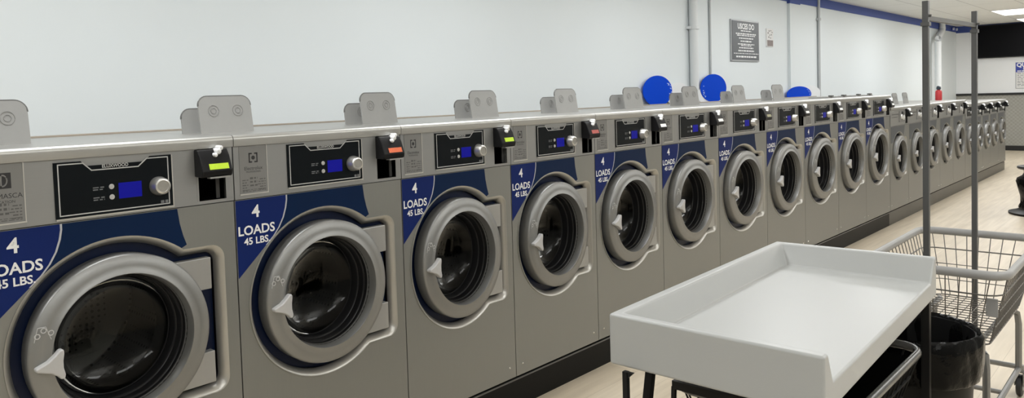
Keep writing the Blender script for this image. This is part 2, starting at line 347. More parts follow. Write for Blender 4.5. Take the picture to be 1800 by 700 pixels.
def make_washer(kind):
    tall = kind == 'tall'
    P = {'tall':    dict(W=.72, zj=1.151, zt=1.331, zc=1.368, cy=.345, cz=.781, s=1.0, y1=.675, hz0=.536, hz1=1.018),
         'short':   dict(W=.70, zj=1.036, zt=1.208, zc=1.240, cy=.325, cz=.705, s=.86, y1=.615, hz0=.49, hz1=.905),
         'low':     dict(W=.60, zj=.975,  zt=1.150, zc=1.182, cy=.285, cz=.675, s=.74, y1=.525, hz0=.50, hz1=.85)}[kind]
    W, zj, zt, zc, cy, cz, s = (P[k] for k in ('W','zj','zt','zc','cy','cz','s'))
    D, zb = .74, .154
    root = empty('washing_machine')
    # cabinet with a keyhole opening
    out = keyhole(cy, cz, .308*s, P['y1'], P['hz0'], P['hz1'], .045*s)
    mid = keyhole(cy, cz, .302*s, P['y1']-.006, P['hz0']+.006, P['hz1']-.006, .04*s)
    inn = keyhole(cy, cz, .286*s, P['y1']-.026, P['hz0']+.024, P['hz1']-.024, .03*s)
    g = .002
    cab = MB(); cab.add(*front_with_hole(g, W-g, zb, zj-.0015, out, 0.0))
    cab.add([(0,g,zb),(0,W-g,zb),(0,W-g,zj-.0015),(0,g,zj-.0015),(-D,g,zb),(-D,W-g,zb),(-D,W-g,zt),(-D,g,zt),(-.02,g,zj-.0015),(-.02,W-g,zj-.0015),(-.02,g,zt),(-.02,W-g,zt)],
            [(0,1,5,4),(1,2,9,11,6,5),(0,4,7,10,8,3),(4,5,6,7),(3,8,9,2),(10,7,6,11)])
    cab.build('cabinet', M['steel'], root)
    sc = MB()
    for yy in (.05, W-.05): sc.lathe([(.0005,.0055),(.003,.004),(.0035,0)], yy, zb+.052, 8)
    sc.build('screw', M['chrome'], root)
    bz = MB(); n = len(out)
    loops = [[(-.002,)+p for p in out], [(.004,)+p for p in out], [(.003,)+p for p in mid], [(-.024,)+p for p in inn], [(-.045,)+p for p in inn]]
    bz.add([q for l in loops for q in l], [(k*n+i, k*n+(i+1) % n, (k+1)*n+(i+1) % n, (k+1)*n+i) for k in range(4) for i in range(n)])
    bz.build('door_bezel', M['bezel'], root, smooth=True, angle=math.radians(50))
    rc = MB(); rin = .205*s
    m_ = 64
    hole_in = arc(cy, cz, rin, 0, 2*PI*(m_-1)/m_, m_-1)
    vs_o = [(-.04,)+p for p in inn]
    bm = bmesh.new(); a = [bm.verts.new(v) for v in vs_o]; b = [bm.verts.new((-.04,)+p) for p in hole_in]
    es = [bm.edges.new((a[i], a[(i+1) % len(a)])) for i in range(len(a))] + [bm.edges.new((b[i], b[(i+1) % len(b)])) for i in range(len(b))]
    bmesh.ops.triangle_fill(bm, use_beauty=True, edges=es); bm.verts.index_update()
    rc.add([tuple(v.co) for v in bm.verts], [tuple(v.index for v in f.verts) for f in bm.faces]); bm.free()
    # inner wall of the recess in navy
    rc.add([(-.026, y, z) for y, z in inn] + [(-.04, y, z) for y, z in inn], [(i, (i+1) % n, n+(i+1) % n, n+i) for i in range(n)])
    o = rc.build('door_recess', M['navy'], root); o.location = (0, 0, 0)
    # door: ring, glass, gasket, handle
    ring = MB().lathe([(-.03,.257*s),(.020,.2585*s),(.026,.257*s),(.030,.253*s),(.036,.225*s),(.0365,.2055*s),(.0390,.2035*s),(.0390,.2010*s),(.034,.1992*s),(.004,.1965*s),(-.006,.194*s)], cy, cz, 80)
    ring.build('door_ring', M['ring_steel'], root, smooth=True, angle=math.radians(60))
    gk = MB().lathe([(.004,.1962*s),(-.020,.193*s),(-.023,.189*s),(-.050,.187*s),(-.053,.183*s),(-.085,.180*s),(-.088,.177*s),(-.162,.170*s)], cy, cz, 64)
    gk.build('door_gasket', M['rubber'], root, smooth=True, angle=math.radians(30))
    hi = MB()
    for x_, r_ in ((-.021,.1925*s), (-.051,.1865*s), (-.084,.1800*s)): hi.lathe([(x_-.003,r_),(x_+.001,r_-.003),(x_-.003,r_-.005)], cy, cz, 64)
    hi.build('gasket_ring_highlight', M['rubber_hi'], root, smooth=True)  # highlights on the gasket steps, put in as rings of paler rubber
    gl = MB().lathe([(-.084,.179*s),(-.100,.168*s),(-.122,.135*s),(-.138,.085*s),(-.146,.04*s),(-.148,.0005)], cy, cz, 48)
    gl.build('door_glass', M['glass'], root, smooth=True)
    dr = MB().lathe([(-.160,.171*s),(-.166,.27*s),(-.60,.27*s),(-.61,.26*s),(-.63,.10*s),(-.64,.0005)], cy, cz, 48)
    for k in range(3):
        a = .4 + k*2*PI/3
        ca, sa = math.cos(a), math.sin(a); R = .27*s
        def P3(r, t, x): return (x, cy + r*ca - t*sa, cz + r*sa + t*ca)
        dr.add([P3(R,-.05,-.2),P3(R,.05,-.2),P3(R-.08*s,.0,-.2),P3(R,-.05,-.58),P3(R,.05,-.58),P3(R-.08*s,.0,-.58)], [(0,1,2),(3,5,4),(0,2,5,3),(1,4,5,2)])
    dr.build('drum', M['drum'], root, smooth=True)
    # three-lobed pull handle on the left of the ring
    hy, hz, k = cy-.198*s, cz-.012*s, s
    lob = [(-.050,.004),(-.048,-.006),(-.030,-.012),(-.012,-.018),(.004,-.030),(.012,-.040),(.022,-.040),(.024,-.028),(.020,-.010),(.020,.010),(.023,.030),(.022,.042),(.012,.042),(.000,.030),(-.018,.016),(-.034,.010)]
    hd = MB().prism([(hy+a*k, hz+b*k) for a, b in reversed(lob)], .034, .058)
    hd.build('door_handle', M['handle'], root, bevel=.006)
    mk = MB()
    for (a, b) in ((-.022,.085),(-.006,.098),(.012,.088)): mk.lathe([(.0375,.008*s),(.0380,.0065*s),(.0375,.005*s)], cy-.212*s+a*s, cz+b*s-.01, 12)
    for (a0, b0, a1, b1) in ((-.03,.075,-.02,.112), (-.02,.112,.0,.112), (.0,.112,.012,.075)):
        mk.wire((.0365, cy-.212*s+a0*s, cz+b0*s-.015), (.0365, cy-.212*s+a1*s, cz+b1*s-.015), .0012)
    mk.build('ring_marking', M['handle'], root)
    for z0, z1 in ((cz+.098*s, cz+.200*s), (cz-.206*s, cz-.104*s)):
        rh = .213*s; a0, a1 = math.asin((z0-cz)/rh), math.asin((z1-cz)/rh); ye = P['y1']-.050*s
        MB().prism([(ye, z0), (ye, z1)] + arc(cy, cz, rh, a1, a0, 10), -.02, .010).build('door_hinge', M['hinge'], root, bevel=.003)
    # control panel with the coin slot cut out of it
    c0, c1 = (.600, .692) if tall else (.80*W, .92*W)
    zl, zh = zj+.012, zt-.002
    cp = MB()
    for a, b in (((-.02,g,zj+.0015),(.004,c0,zt)), ((-.02,c1,zj+.0015),(.004,W-g,zt)), ((-.02,c0,zj+.0015),(.004,c1,zl)), ((-.02,c0,zh),(.004,c1,zt))): cp.box(a, b)
    cp.build('control_panel', M['panel_steel'], root)
    MB().box((-.02, g, zj-.0015), (-.004, W-g, zj+.0015)).build('panel_joint', M['gap'], root)
    cs = MB().add([(.0045,c0,zl),(.0045,c1,zl),(.0045,c1,zh),(.0045,c0,zh),(-.11,c0,zl),(-.11,c1,zl),(-.11,c1,zh),(-.11,c0,zh)],
                  [(4,5,6,7),(0,1,5,4),(1,2,6,5),(2,3,7,6),(3,0,4,7)])
    slot = cs.build('coin_slot', M['black_inside'], root)
    MB().box((-.014, c1-.020, zl+.002), (-.010, c1-.008, zh)).build('slot_lit_strip', M['slot_lit_grey'], slot)  # light on the slot's right inner wall, put in as a grey strip
    # hooded coin box
    hh = zh - zl; zm = zl + hh*.44
    y0, y1 = c0-.004, c1+.006
    hb = MB().extrude_y([(-.02, zh), (.026, zh-.002), (.040, zh-.022), (.058, zm+.024), (.055, zm+.008), (.048, zm+.004), (-.02, zm+.006)], y0, y1)
    hood = hb.build('coin_box', M['black_plastic'], root, bevel=.004)
    def on_hood(t, y):     # t from the top edge (0) to the lower edge (1) of the sloping front
        return Vector((.040 + .018*t + .0016, y, zh-.022 + (zm+.024-zh+.022)*t))
    def patch(y0_, y1_, t0, t1):
        return MB().add([on_hood(t1,y0_), on_hood(t1,y1_), on_hood(t0,y1_), on_hood(t0,y0_)], [(0,1,2,3)])
    wv = y1 - y0
    patch(y0+.24*wv, y0+.88*wv, .52, .90).build('coin_display', M['lcd_green'], hood)
    MB().box((.034, y0+.25*wv, zm), (.056, y0+.9*wv, zm+.005)).build('coin_lip', M['hinge'], hood)
    lk = MB()
    for (yy, t, r) in ((.62, -.28, .010), (.50, -.05, .007), (.72, -.50, .008)):
        q = on_hood(t, y0+yy*wv); lk.lathe([(q.x-.02,r),(q.x+.006,r),(q.x+.010,r*.7),(q.x+.011,0.0003)], q.y, q.z, 12)
    lk.build('coin_lock', M['key_white'], hood, smooth=True)
    # steel top with a rounded front edge
    prof = [(-D, zt), (-D, zc)]; rr = .016
    prof += [(.014-rr + rr*math.sin(a*PI/16), zc-rr + rr*math.cos(a*PI/16)) for a in range(0, 9)]
    prof += [(.012, zt-.001), (.006, zt-.001), (.006, zt)]
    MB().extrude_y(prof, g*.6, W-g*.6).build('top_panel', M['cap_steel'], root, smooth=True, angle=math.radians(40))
    x = .0015
    if tall:
        # navy sign with lettering, arc line, darker banner round the door
        ac = [(.196,1.148),(.196,1.132),(.191,1.105),(.180,1.072),(.162,1.040),(.141,1.014),(.111,.986)]
        sg = MB().prism([(.004,1.148),(.004,.888)] + ac[::-1], .0002, .0014)
        sign = sg.build('capacity_sign', M['sign_blue'], root)
        ln = MB(); w = .0028
        pts = [(y+w, z) for y, z in ac] + [(y-w, z) for y, z in ac[::-1]]
        k = len(ac)
        ln.add([(.0019, y, z) for y, z in pts], [(i, i+1, 2*k-2-i, 2*k-1-i) for i in range(k-1)])
        ln.build('sign_line', M['arc_line'], sign)
        tx = MB()
        for st, sz, yy, zz, of in (('4', .058, .076, 1.107, .0012), ('LOADS', .0435, .0765, 1.045, .0010), ('45 LBS.', .0325, .0775, 1.008, .0008)):
            t = text_mb(st, sz, yy, zz, .0022, offset=of); tx.add(t.v, t.f)
            tx.build('sign_number' if st == '4' else 'sign_lettering', M['white_print'], sign); tx = MB()
        th0 = math.atan2(.986-cz, .111-cy); th1 = math.atan2(1.030-cz, .540-cy)
        low = arc(cy, cz, .307, th0 if th0 > 0 else th0+2*PI, th1, 30)
        MB().prism([(y+w, z) for y, z in ac] + low[1:] + [(.553,1.032),(.543,1.062),(.534,1.100),(.528,1.148)], .0002, .0014).build('door_banner', M['banner_blue'], root)
    else:
        th0, th1 = PI*.80, PI*.27
        r = .308*s
        MB().prism([(.03, zj-.006), (.03, cz+r*math.sin(th0))] + arc(cy, cz, r, th0, th1, 24) + [(.78*W, zj-.006)], .0002, .0014).build('door_banner', M['slate'], root)
    if tall:
        # specification placard
        pl = MB().prism(rrect2(.022,.123,1.169,1.329,.003,2), .004, .0052).build('spec_placard', M['placard'], root)
        MB().box((.004,.020,1.165),(.0068,.126,1.169)).box((.004,.123,1.169),(.0062,.1255,1.329)).build('placard_edge', M['placard_edge'], pl)
        em = MB(); ey, ez, e = .073, 1.288, .0165
        for a, b, c, d in ((-1,-1,-.72,1),(.72,-1,1,1),(-1,.72,-.25,1),(.25,.72,1,1),(-1,-1,-.25,-.72),(.25,-1,1,-.72)):
            em.add([(.0056,ey+a*e,ez+b*e),(.0056,ey+c*e,ez+b*e),(.0056,ey+c*e,ez+d*e),(.0056,ey+a*e,ez+d*e)], [(0,1,2,3)])
        em.lathe([(.0056,.007),(.0057,.0003)], ey, ez, 10)
        em.build('placard_emblem', M['dark_print'], pl)
        t = text_mb('Electrolux', .0165, .0725, 1.253, .0056); t2 = text_mb('PROFESSIONAL', .0080, .0725, 1.241, .0056)
        t.add(t2.v, t2.f); t.build('placard_lettering', M['dark_print'], pl)
        fp = MB()
        for q in range(5): bars(fp, .030, .052-(q % 2)*.006, 1.214-q*.0085, .0035, .0056, seed=q, word=.009); bars(fp, .094-(q % 3)*.004, .116, 1.214-q*.0085, .0035, .0056, seed=q+20, word=.009)
        for q in range(3): bars(fp, .058, .086, 1.219-q*.012, .007, .0056, seed=q+40, word=.012)
        for q in range(2): bars(fp, .030, .116, 1.176+q*.005, .0022, .0056, seed=q+60, word=.010)
        fp.build('placard_print', M['soft_print'], pl)
        # black control display with notched top edge
        dp = MB().prism([(.202,1.173),(.525,1.173),(.525,1.323),(.462,1.323),(.446,1.309),(.283,1.309),(.272,1.323),(.202,1.323)], .004, .0068).build('control_display', M['display'], root)
        MB().box((.004,.203,1.168),(.0085,.528,1.172)).box((.004,.525,1.172),(.0075,.528,1.322)).build('display_edge', M['placard_edge'], dp)
        ot = [(.213,1.180),(.514,1.180),(.514,1.317),(.452,1.317),(.427,1.296),(.299,1.296),(.277,1.317),(.213,1.317)]
        ol = MB(); q = len(ot); lw = .0015
        for i in range(q):
            a, b = Vector(ot[i]), Vector(ot[(i+1) % q]); d = (b-a).normalized(); nn = Vector((-d.y, d.x))*lw; a2, b2 = a-d*lw, b+d*lw
            ol.add([(.0072, *(a2-nn)), (.0072, *(b2-nn)), (.0072, *(b2+nn)), (.0072, *(a2+nn))], [(0,1,2,3)])
        ol.build('display_outline', M['display_line'], dp)
        MB().add([(.0073,.369,1.210),(.0073,.434,1.210),(.0073,.434,1.254),(.0073,.369,1.254)], [(0,1,2,3)]).build('blue_screen', M['screen'], dp)
        for zz in (1.246, 1.217): MB().lathe([(.0068,.0075),(.0088,.0068),(.009,.0003)], .350, zz, 14).build('button', M['button'], dp)
        text_mb('ELUXWOOD', .0125, .363, 1.3045, .0073, offset=.0003).build('display_lettering', M['display_line'], dp)
        fl = MB()
        for zz in (1.247, 1.241, 1.219, 1.213): bars(fl, .300, .330, zz, .0035, .0073, seed=int(zz*1000), word=.012)
        bars(MB(), .488, .510, 1.187, .009, .0073, seed=5, word=.009).build('display_mark', M['faint_print'], dp)
        fl.build('display_print', M['faint_print'], dp)
        kb = MB().lathe([(.006,.0285),(.012,.0290),(.016,.0270),(.034,.0255),(.040,.0225),(.041,.0185)], .482, 1.234, 36)
        kn = kb.build('program_knob', M['knob'], root, smooth=True, angle=math.radians(35))
        MB().lathe([(.0395,.0185),(.0385,.016),(.0385,.0003)], .482, 1.234, 24).build('knob_face', M['knob_face'], kn)
    elif kind == 'short':
        bx0, bx1 = .46*W, .78*W
        kp = MB().prism(rrect2(bx0, bx1, zj+.035, zt-.02, .006, 3), .004, .010).build('keypad', M['placard'], root)
        for yy, zz, r in ((.32,.50,.026), (.66,.40,.028)):
            MB().lathe([(.010,r),(.020,r*.9),(.022,.0003)], bx0+yy*(bx1-bx0), zj+.035+zz*(zt-zj-.055), 16).build('keypad_button', M['key_white'], kp)
        MB().lathe([(.010,.026),(.018,.024),(.019,.0003)], bx0+.45*(bx1-bx0), zt-.05, 16).build('keypad_knob', M['black_plastic'], kp)
        pw = MB(); bars(pw, .05, .30, zt-.05, .012, .0056, seed=3, word=.03); bars(pw, .05, .26, zt-.08, .008, .0056, seed=4, word=.02)
        pw.build('panel_print', M['soft_print'], root)
    else:
        dp = MB().prism(rrect2(.18*W, .76*W, zj+.03, zt-.02, .006, 3), .004, .008).build('control_display', M['display'], root)
        MB().prism(rrect2(.50*W, .70*W, zj+.06, zj+.095, .015, 4), .008, .016).build('display_button', M['key_white'], dp)
        bars(MB(), .22*W, .44*W, zj+.10, .012, .0085, seed=8, word=.03).build('display_print', M['display_line'], dp)
    return root

SEAM = [.066, .778, 1.489, 2.144, 2.81, 3.49, 4.218, 4.981, 5.721, 6.505, 7.272, 8.046]
TALL_LABELS = [
 'stainless front-load washer cut off by the left edge of the photo, green coin display',
 'stainless front-load washer with an orange coin display and bold 4 LOADS 45 LBS. sign',
 'third tall stainless washer from the left, green coin display at its top right',
 'fourth tall stainless washer from the left, dark red coin display',
 'fifth tall stainless washer from the left, behind the near corner of the white table',
 'sixth tall stainless washer from the left, in front of the first blue oval',
 'seventh tall stainless washer from the left, khaki coin display, second blue oval behind it',
 'eighth tall stainless washer from the left, above the far rim of the white table',
 'ninth tall stainless washer from the left, the last with open soap lids on top',
 'second tall stainless washer before the shorter ones, closed soap lids on top',
 'last tall stainless washer, standing next to the first shorter one']
LCD = ['lcd_green','lcd_orange','lcd_green','lcd_red','lcd_white','lcd_white','lcd_khaki','lcd_white','lcd_white','lcd_khaki','lcd_white']
def first_details(root):
    for ch in root.children:
        if ch.name.startswith('control_display'): ch.location.y -= .024; ch.location.z -= .0692; ch.scale = (1, 1.025, 1.05)
        if ch.name.startswith('program_knob'): ch.location.y -= .0105; ch.location.z -= .007
        if ch.name.startswith(('coin_', )): ch.location.y -= .007
        if ch.name.startswith('spec_placard'):
            ch.location.y -= .014
            for g in ch.children:
                if g.name.startswith('placard_emblem'):
                    m = MB().add([(.0056,.054,1.262),(.0056,.094,1.262),(.0056,.094,1.304),(.0056,.054,1.304)], [(0,1,2,3)]); g.data = m.mesh('placard_emblem', M['dark_print'])
                    c = MB(); c.tube([(.0062, .072+.012*math.cos(t*PI/8), 1.283+.015*math.sin(t*PI/8)) for t in range(-4, 5)], .0022, 5); c.tube([(.0062,.070,1.270),(.0062,.070,1.296)], .0022, 5)
                    c.build('emblem_arc', M['placard'], ch)
                if g.name.startswith('placard_lettering'):
                    t = text_mb('WOMASCA', .0185, .072, 1.242, .0056); t2 = text_mb('VOCATION', .0105, .074, 1.226, .0056); t.add(t2.v, t2.f)
                    g.data = t.mesh('placard_lettering', M['dark_print'])
def set_lcd(root, mat):
    for ch in root.children:
        for g in ch.children:
            if g.name.startswith('coin_display'):
                g.material_slots[0].link = 'OBJECT'; g.material_slots[0].material = mat
proto = make_washer('tall'); tall_roots = []
for i in range(11):
    o = proto if i == 0 else copy_tree(proto)
    o.location = (0, SEAM[i], 0); o.scale = (1, (SEAM[i+1]-SEAM[i])/.72, 1)
    tag(o, TALL_LABELS[i], 'washing machine', 'tall front-load washers in the row')
    tall_roots.append(o)
bpy.context.view_layer.update()
first_details(tall_roots[0])
for o, c in zip(tall_roots, LCD): set_lcd(o, M[c])
SHORT = [8.05, 8.742, 9.424, 10.13, 10.838, 11.536]
SHORT_L = ['first shorter stainless washer right after the tall ones, left of the rack posts',
           'second shorter stainless washer, just left of the nearer rack post',
           'third shorter stainless washer, partly behind the nearer rack post',
           'fourth shorter stainless washer, between the two rack posts, nearer half',
           'fifth shorter stainless washer, between the two rack posts, last with a keypad front']
ps = make_washer('short')
for i in range(5):
    o = ps if i == 0 else copy_tree(ps)
    o.location = (0, SHORT[i], 0); o.scale = (1, (SHORT[i+1]-SHORT[i])/.70, 1)
    tag(o, SHORT_L[i], 'washing machine', 'shorter washers with keypad fronts')
LOW = [11.54, 12.113, 12.693, 13.273, 13.893, 14.537]
LOW_L = ['lowest-type stainless washer with black display strip, just left of the farther rack post',
         'small stainless washer with black display strip, directly right of the farther rack post',
         'third from the far end among the small stainless washers with black display strips',
         'next-to-last small stainless washer at the far end of the row',
         'last small stainless washer at the far end of the row, beside the patterned wall']
pl_ = make_washer('low')
for i in range(5):
    o = pl_ if i == 0 else copy_tree(pl_)
    o.location = (0, LOW[i], 0); o.scale = (1, (LOW[i+1]-LOW[i])/.60, 1)
    tag(o, LOW_L[i], 'washing machine', 'small washers with black display strips')

# soap dispenser lids stand open on the tops; they are hinged parts of their washers
def lid_mesh(w, h, lean, two):
    r = min(.035, w*.2); pts = [(0,0),(w,0)] + arc(w-r, h-r, r, 0, PI/2, 6) + arc(r, h-r, r, PI/2, PI, 6)
    m = MB().prism(pts, 0, .006)
    m.v = [(x_ - z_*lean, y_, z_) for x_, y_, z_ in m.v]
    e = MB(); k = len(pts)
    for i in range(2, k-1):
        a, b = pts[i], pts[i+1]
        e.tube([(-a[1]*lean+.003, a[0], a[1]), (-b[1]*lean+.003, b[0], b[1])], .0035, 6)
    cs = []
    for q in ((.27, .73) if two else (.5,)):
        c = MB(); cs.append(c)
        yy, zz = w*q, h*.60
        for rr in (.020, .010):
            L = [(.0065-(zz+rr*math.sin(t*PI/10))*lean, yy+rr*math.cos(t*PI/10), zz+rr*math.sin(t*PI/10)) for t in range(20)]
            c.tube(L, .0009, 4, closed=True)
    return m, e, cs
wide = [x_ for x_ in lid_mesh(.205, .132, .16, True)]
small = [x_ for x_ in lid_mesh(.190, .088, .12, False)]
wm = (wide[0].mesh('soap_lid', M['lid']), wide[1].mesh('lid_rim', M['lid_edge'], True), [c.mesh('lid_emboss', M['lid_line']) for c in wide[2]])
smm = (small[0].mesh('soap_lid', M['lid']), small[1].mesh('lid_rim', M['lid_edge'], True), [c.mesh('lid_emboss', M['lid_line']) for c in small[2]])
def put_lid(root, ms, x, y, z, sy=1):
    l = bpy.data.objects.new('soap_lid', ms[0]); C.objects.link(l); l.parent = root; l.location = (x, y, z); l.scale = (1, sy, 1)
    for nm, me in [('lid_rim', ms[1])] + [('lid_emboss', c) for c in ms[2]]:
        c = bpy.data.objects.new(nm, me); C.objects.link(c); c.parent = l
    return l
for i in range(9):
    put_lid(tall_roots[i], wm, -.27, .006 if i == 0 else .030, 1.3675); put_lid(tall_roots[i], smm, -.36, .004, 1.3675)
for i in (9, 10):
    for yy in (.10, .42):
        MB().box((-.30, yy, 1.368), (-.12, yy+.16, 1.378)).build('soap_lid', M['lid'], tall_roots[i], bevel=.003)
        MB().box((-.14, yy+.05, 1.378), (-.11, yy+.11, 1.392)).build('lid_tab', M['lid_edge'], tall_roots[i], bevel=.003)
for o in [o for o in C.objects if o.get('category') == 'washing machine' and not o['group'].startswith('tall')]: set_lcd(o, M['lcd_white'])
short_roots = [o for o in C.objects if o.get('group') == 'shorter washers with keypad fronts']
short_roots.sort(key=lambda o: o.location.y)
put_lid(short_roots[2], wm, -.27, .16, 1.2395)
put_lid(short_roots[2], smm, -.30, -.05+.09, 1.2395) if False else None
put_lid(short_roots[1], wm, -.27, .43, 1.2395)
put_lid(short_roots[1], smm, -.36, .10, 1.2395)

# ------------------------------------------------------------------ room
def struct(name, mb, mat, **k):
    o = mb.build(name, mat, **k); o['kind'] = 'structure'; return o
XW, YE, XR, YB, ZC = -1.596, 18.776, 5.2, -3.2, 2.72
struct('floor', MB().box((XW-.2, YB-.2, -.1), (XR+.2, YE+.2, 0)), M['floor'])
struct('ceiling', MB().box((XW-.2, YB-.2, ZC), (XR+.2, YE+.2, ZC+.1)), M['ceiling'])
struct('wall_left', MB().box((XW-.15, YB-.15, 0), (XW, YE+.15, ZC)), M['wall'])
struct('wall_far', MB().box((XW, YE, 1.21), (XR, YE+.15, ZC)), M['wall_end'])
struct('wall_far_lower', MB().box((XW, YE, 0), (XR, YE+.15, 1.21)), M['wainscot'])
struct('wall_right', MB().box((XR, YB-.15, 0), (XR+.15, YE+.15, ZC)), M['wall_right'])
struct('wall_back', MB().box((XW, YB-.15, 0), (XR, YB, ZC)), M['wall_back'])
struct('trim_1', MB().box((XW, YB, 2.595), (XW+.012, YE, ZC)), M['band'])
struct('trim_2', MB().box((XW, YE-.012, 2.575), (XR, YE, ZC)), M['band'])
struct('trim_3', MB().box((XW, YE-.03, 1.19), (XR, YE, 1.235)), M['black_trim'])
struct('baseboard_far', MB().box((XW, YE-.015, 0), (XR, YE, .105)), M['black_trim'])
# boxed-in chase on the left wall
ch = struct('trim_4', MB().box((XW, 9.37, 0), (XW+.035, 9.70, 2.57)), M['wall'])
struct('trim_5', MB().box((XW, 9.36, 2.57), (XW+.04, 9.71, ZC)), M['band'])
struct('trim_6', MB().box((-.80, SEAM[0], 1.30), (-.745, 8.04, 1.374)), M['wood_strip'])

pt = MB().box((-.70, .06, 0), (-.012, 8.046, .138)).build('equipment_plinth', M['plinth'])
tag(pt, 'long black plinth under the tall washers, dusty along the floor', 'plinth')
MB().box((-.5, .06, .138), (-.03, 8.046, .1535)).build('plinth_channel', M['gap'], pt)
pe = MB()
pe.box((-.014, .06, .132), (-.008, 8.046, .139)); pe.build('plinth_rail', M['bumper_dark'], pt)
pt2 = MB().box((-.70, 8.05, 0), (-.012, 14.537, .138)).build('equipment_plinth', simple('plinth_floor_reflection', (0.05, 0.048, 0.042), 0.35, noise=.3, nscale=4))  # floor reflection on the black plinth is put into this greyer colour
tag(pt2, 'long plinth, floor reflection painted in grey, under the shorter washers at the far end', 'plinth')
MB().box((-.5, 8.05, .138), (-.03, 14.537, .1535)).build('plinth_channel', M['gap'], pt2)

# ------------------------------------------------------------------ wall things
def vpipe(y, r, x, z0, z1, mat, name, label, cat, clamps=()):
    e = empty(name, (x, y, z0)); tag(e, label, cat)
    MB().tube([(0,0,0),(0,0,z1-z0)], r, 16).build('pipe', mat, e, smooth=True)
    for zc in clamps: MB().tube([(0,0,zc-z0-.018),(0,0,zc-z0+.018)], r+.012, 16).box((XW-x+.001, -r-.03, zc-z0-.014), (0, r+.03, zc-z0+.014)).build('clamp', mat, e, smooth=True)
    return e
vpipe(6.777, .046, XW+.048, .0, ZC, M['pipe'], 'wall_pipe', 'thick white pipe with a clamp on the wall, left of the dark sign', 'pipe', (2.13,))
vpipe(7.21, .012, XW+.014, .0, ZC, M['conduit'], 'wall_conduit', 'thin grey conduit on the wall between white pipe and dark sign', 'conduit')
vpipe(10.42, .020, XW+.022, .0, ZC, M['conduit'], 'wall_conduit', 'thin grey conduit crossing the blue band, right of the boxed chase', 'conduit', (2.42,))
dp = empty('drain_pipe', (XW+.075, 16.98, 0)); tag(dp, 'white drain pipe with an offset elbow near the far corner', 'pipe')
MB().tube([(.07,-.45,0),(.07,-.45,2.30),(.06,-.40,2.37),(.0,.18,2.53),(-.01,.25,2.59),(-.01,.25,ZC-.001)], .060, 16).build('pipe', M['pipe'], dp, smooth=True)
MB().tube([(.07,-.45,2.24),(.07,-.45,2.31)], .065, 16).tube([(-.01,.25,2.58),(-.01,.25,2.64)], .064, 16).build('coupling', M['pipe'], dp, smooth=True)

sg = MB().box((XW, 7.706, 1.80), (XW+.02, 8.448, 2.278)).build('wall_sign', M['sign_frame'])
tag(sg, 'dark grey framed sign with rows of white print on the left wall', 'sign')
fc = MB().box((XW+.02, 7.725, 1.815), (XW+.024, 8.43, 2.263)).build('sign_face', M['sign_dark'], sg)
t = text_mb('USCES DO', .088, 8.085, 2.205, XW+.0245, offset=.003, width=1.08); t.build('sign_heading', M['white_print'], fc)
b = MB()
for k, (z, hw, h) in enumerate(((2.152,.14,.014),(2.118,.27,.016),(2.098,.24,.012),(2.066,.19,.016),(2.032,.15,.018),(1.998,.22,.013),(1.981,.14,.010),(1.955,.19,.016),(1.921,.21,.018),(1.889,.33,.009),(1.852,.27,.022))):
    bars(b, 8.085-hw, 8.085+hw, z, h, XW+.0245, seed=k, word=.05, gap=.22)
b.build('sign_print', M['white_print'], fc)
pp = MB().box((XW-.004, 8.69, 1.99), (XW+.012, 8.89, 2.215)).build('paper_notice', M['paper'])
tag(pp, 'small white paper notice with grey marks beside the dark wall sign', 'notice')
b = MB()
for k, (y, z) in enumerate(((8.75,2.185),(8.80,2.19),(8.72,2.16),(8.84,2.17),(8.77,2.135),(8.82,2.14),(8.74,2.11),(8.79,2.10))): bars(b, y, y+.03, z, .016, XW+.0125, seed=k, word=.02)
b.build('notice_marks', M['soft_print'], pp)
MB().box((XW+.012, 8.705, 1.998), (XW+.0125, 8.878, 2.072)).build('notice_block', M['paper_brown'], pp)

def disc(name, label, cy, cz, ry, rz, wy, wz, wry, wrz, seed):
    e = empty(name, (XW+.032, cy, cz)); tag(e, label, 'sign', 'blue and white ovals on the wall above the washers')
    def oval(y, z, a, c, x0, x1): return MB().prism([(y+a*math.cos(k*PI/32), z+c*math.sin(k*PI/32)) for k in range(64)], x0, x1)
    w_ = oval(wy-cy, wz-cz, wry, wrz, .001, .005).build('white_oval', M['disc_white'], e)
    bl = oval(0, 0, ry, rz, .005, .010).build('blue_oval', M['disc_blue'], e)
    rnd = random.Random(seed); m1 = MB()
    for k in range(10):
        a = rnd.uniform(-.35, .75) if seed != 2 else rnd.uniform(2.9, 3.9)
        rr = rnd.uniform(.80, .93); bars(m1, ry*rr*math.cos(a), ry*rr*math.cos(a)+.02, rz*rr*math.sin(a), .010, .0106, seed=k+seed, word=.014)
    m1.build('oval_print', M['disc_print'], bl)
    m2 = MB()
    for k in range(9):
        m2.lathe([(.0055,.014),(.0056,.009)], wy-cy+wry*.62+rnd.uniform(-.06,.06), wz-cz+rnd.uniform(-.02,.05), 8)
    if seed == 1: m2.build('oval_flower', M['blue_print'], w_)
disc('wall_oval', 'blue oval on the wall left of the thick white pipe, behind the open lids', 6.055, 1.480, .272, .150, 6.46, 1.44, .25, .12, 1)
disc('wall_oval', 'blue oval on the wall just right of the thick white pipe', 7.22, 1.495, .300, .152, 7.10, 1.42, .24, .10, 2)
disc('wall_oval', 'low blue oval beside a white one, near the boxed chase', 9.64, 1.385, .42, .105, 10.02, 1.385, .41, .115, 3)

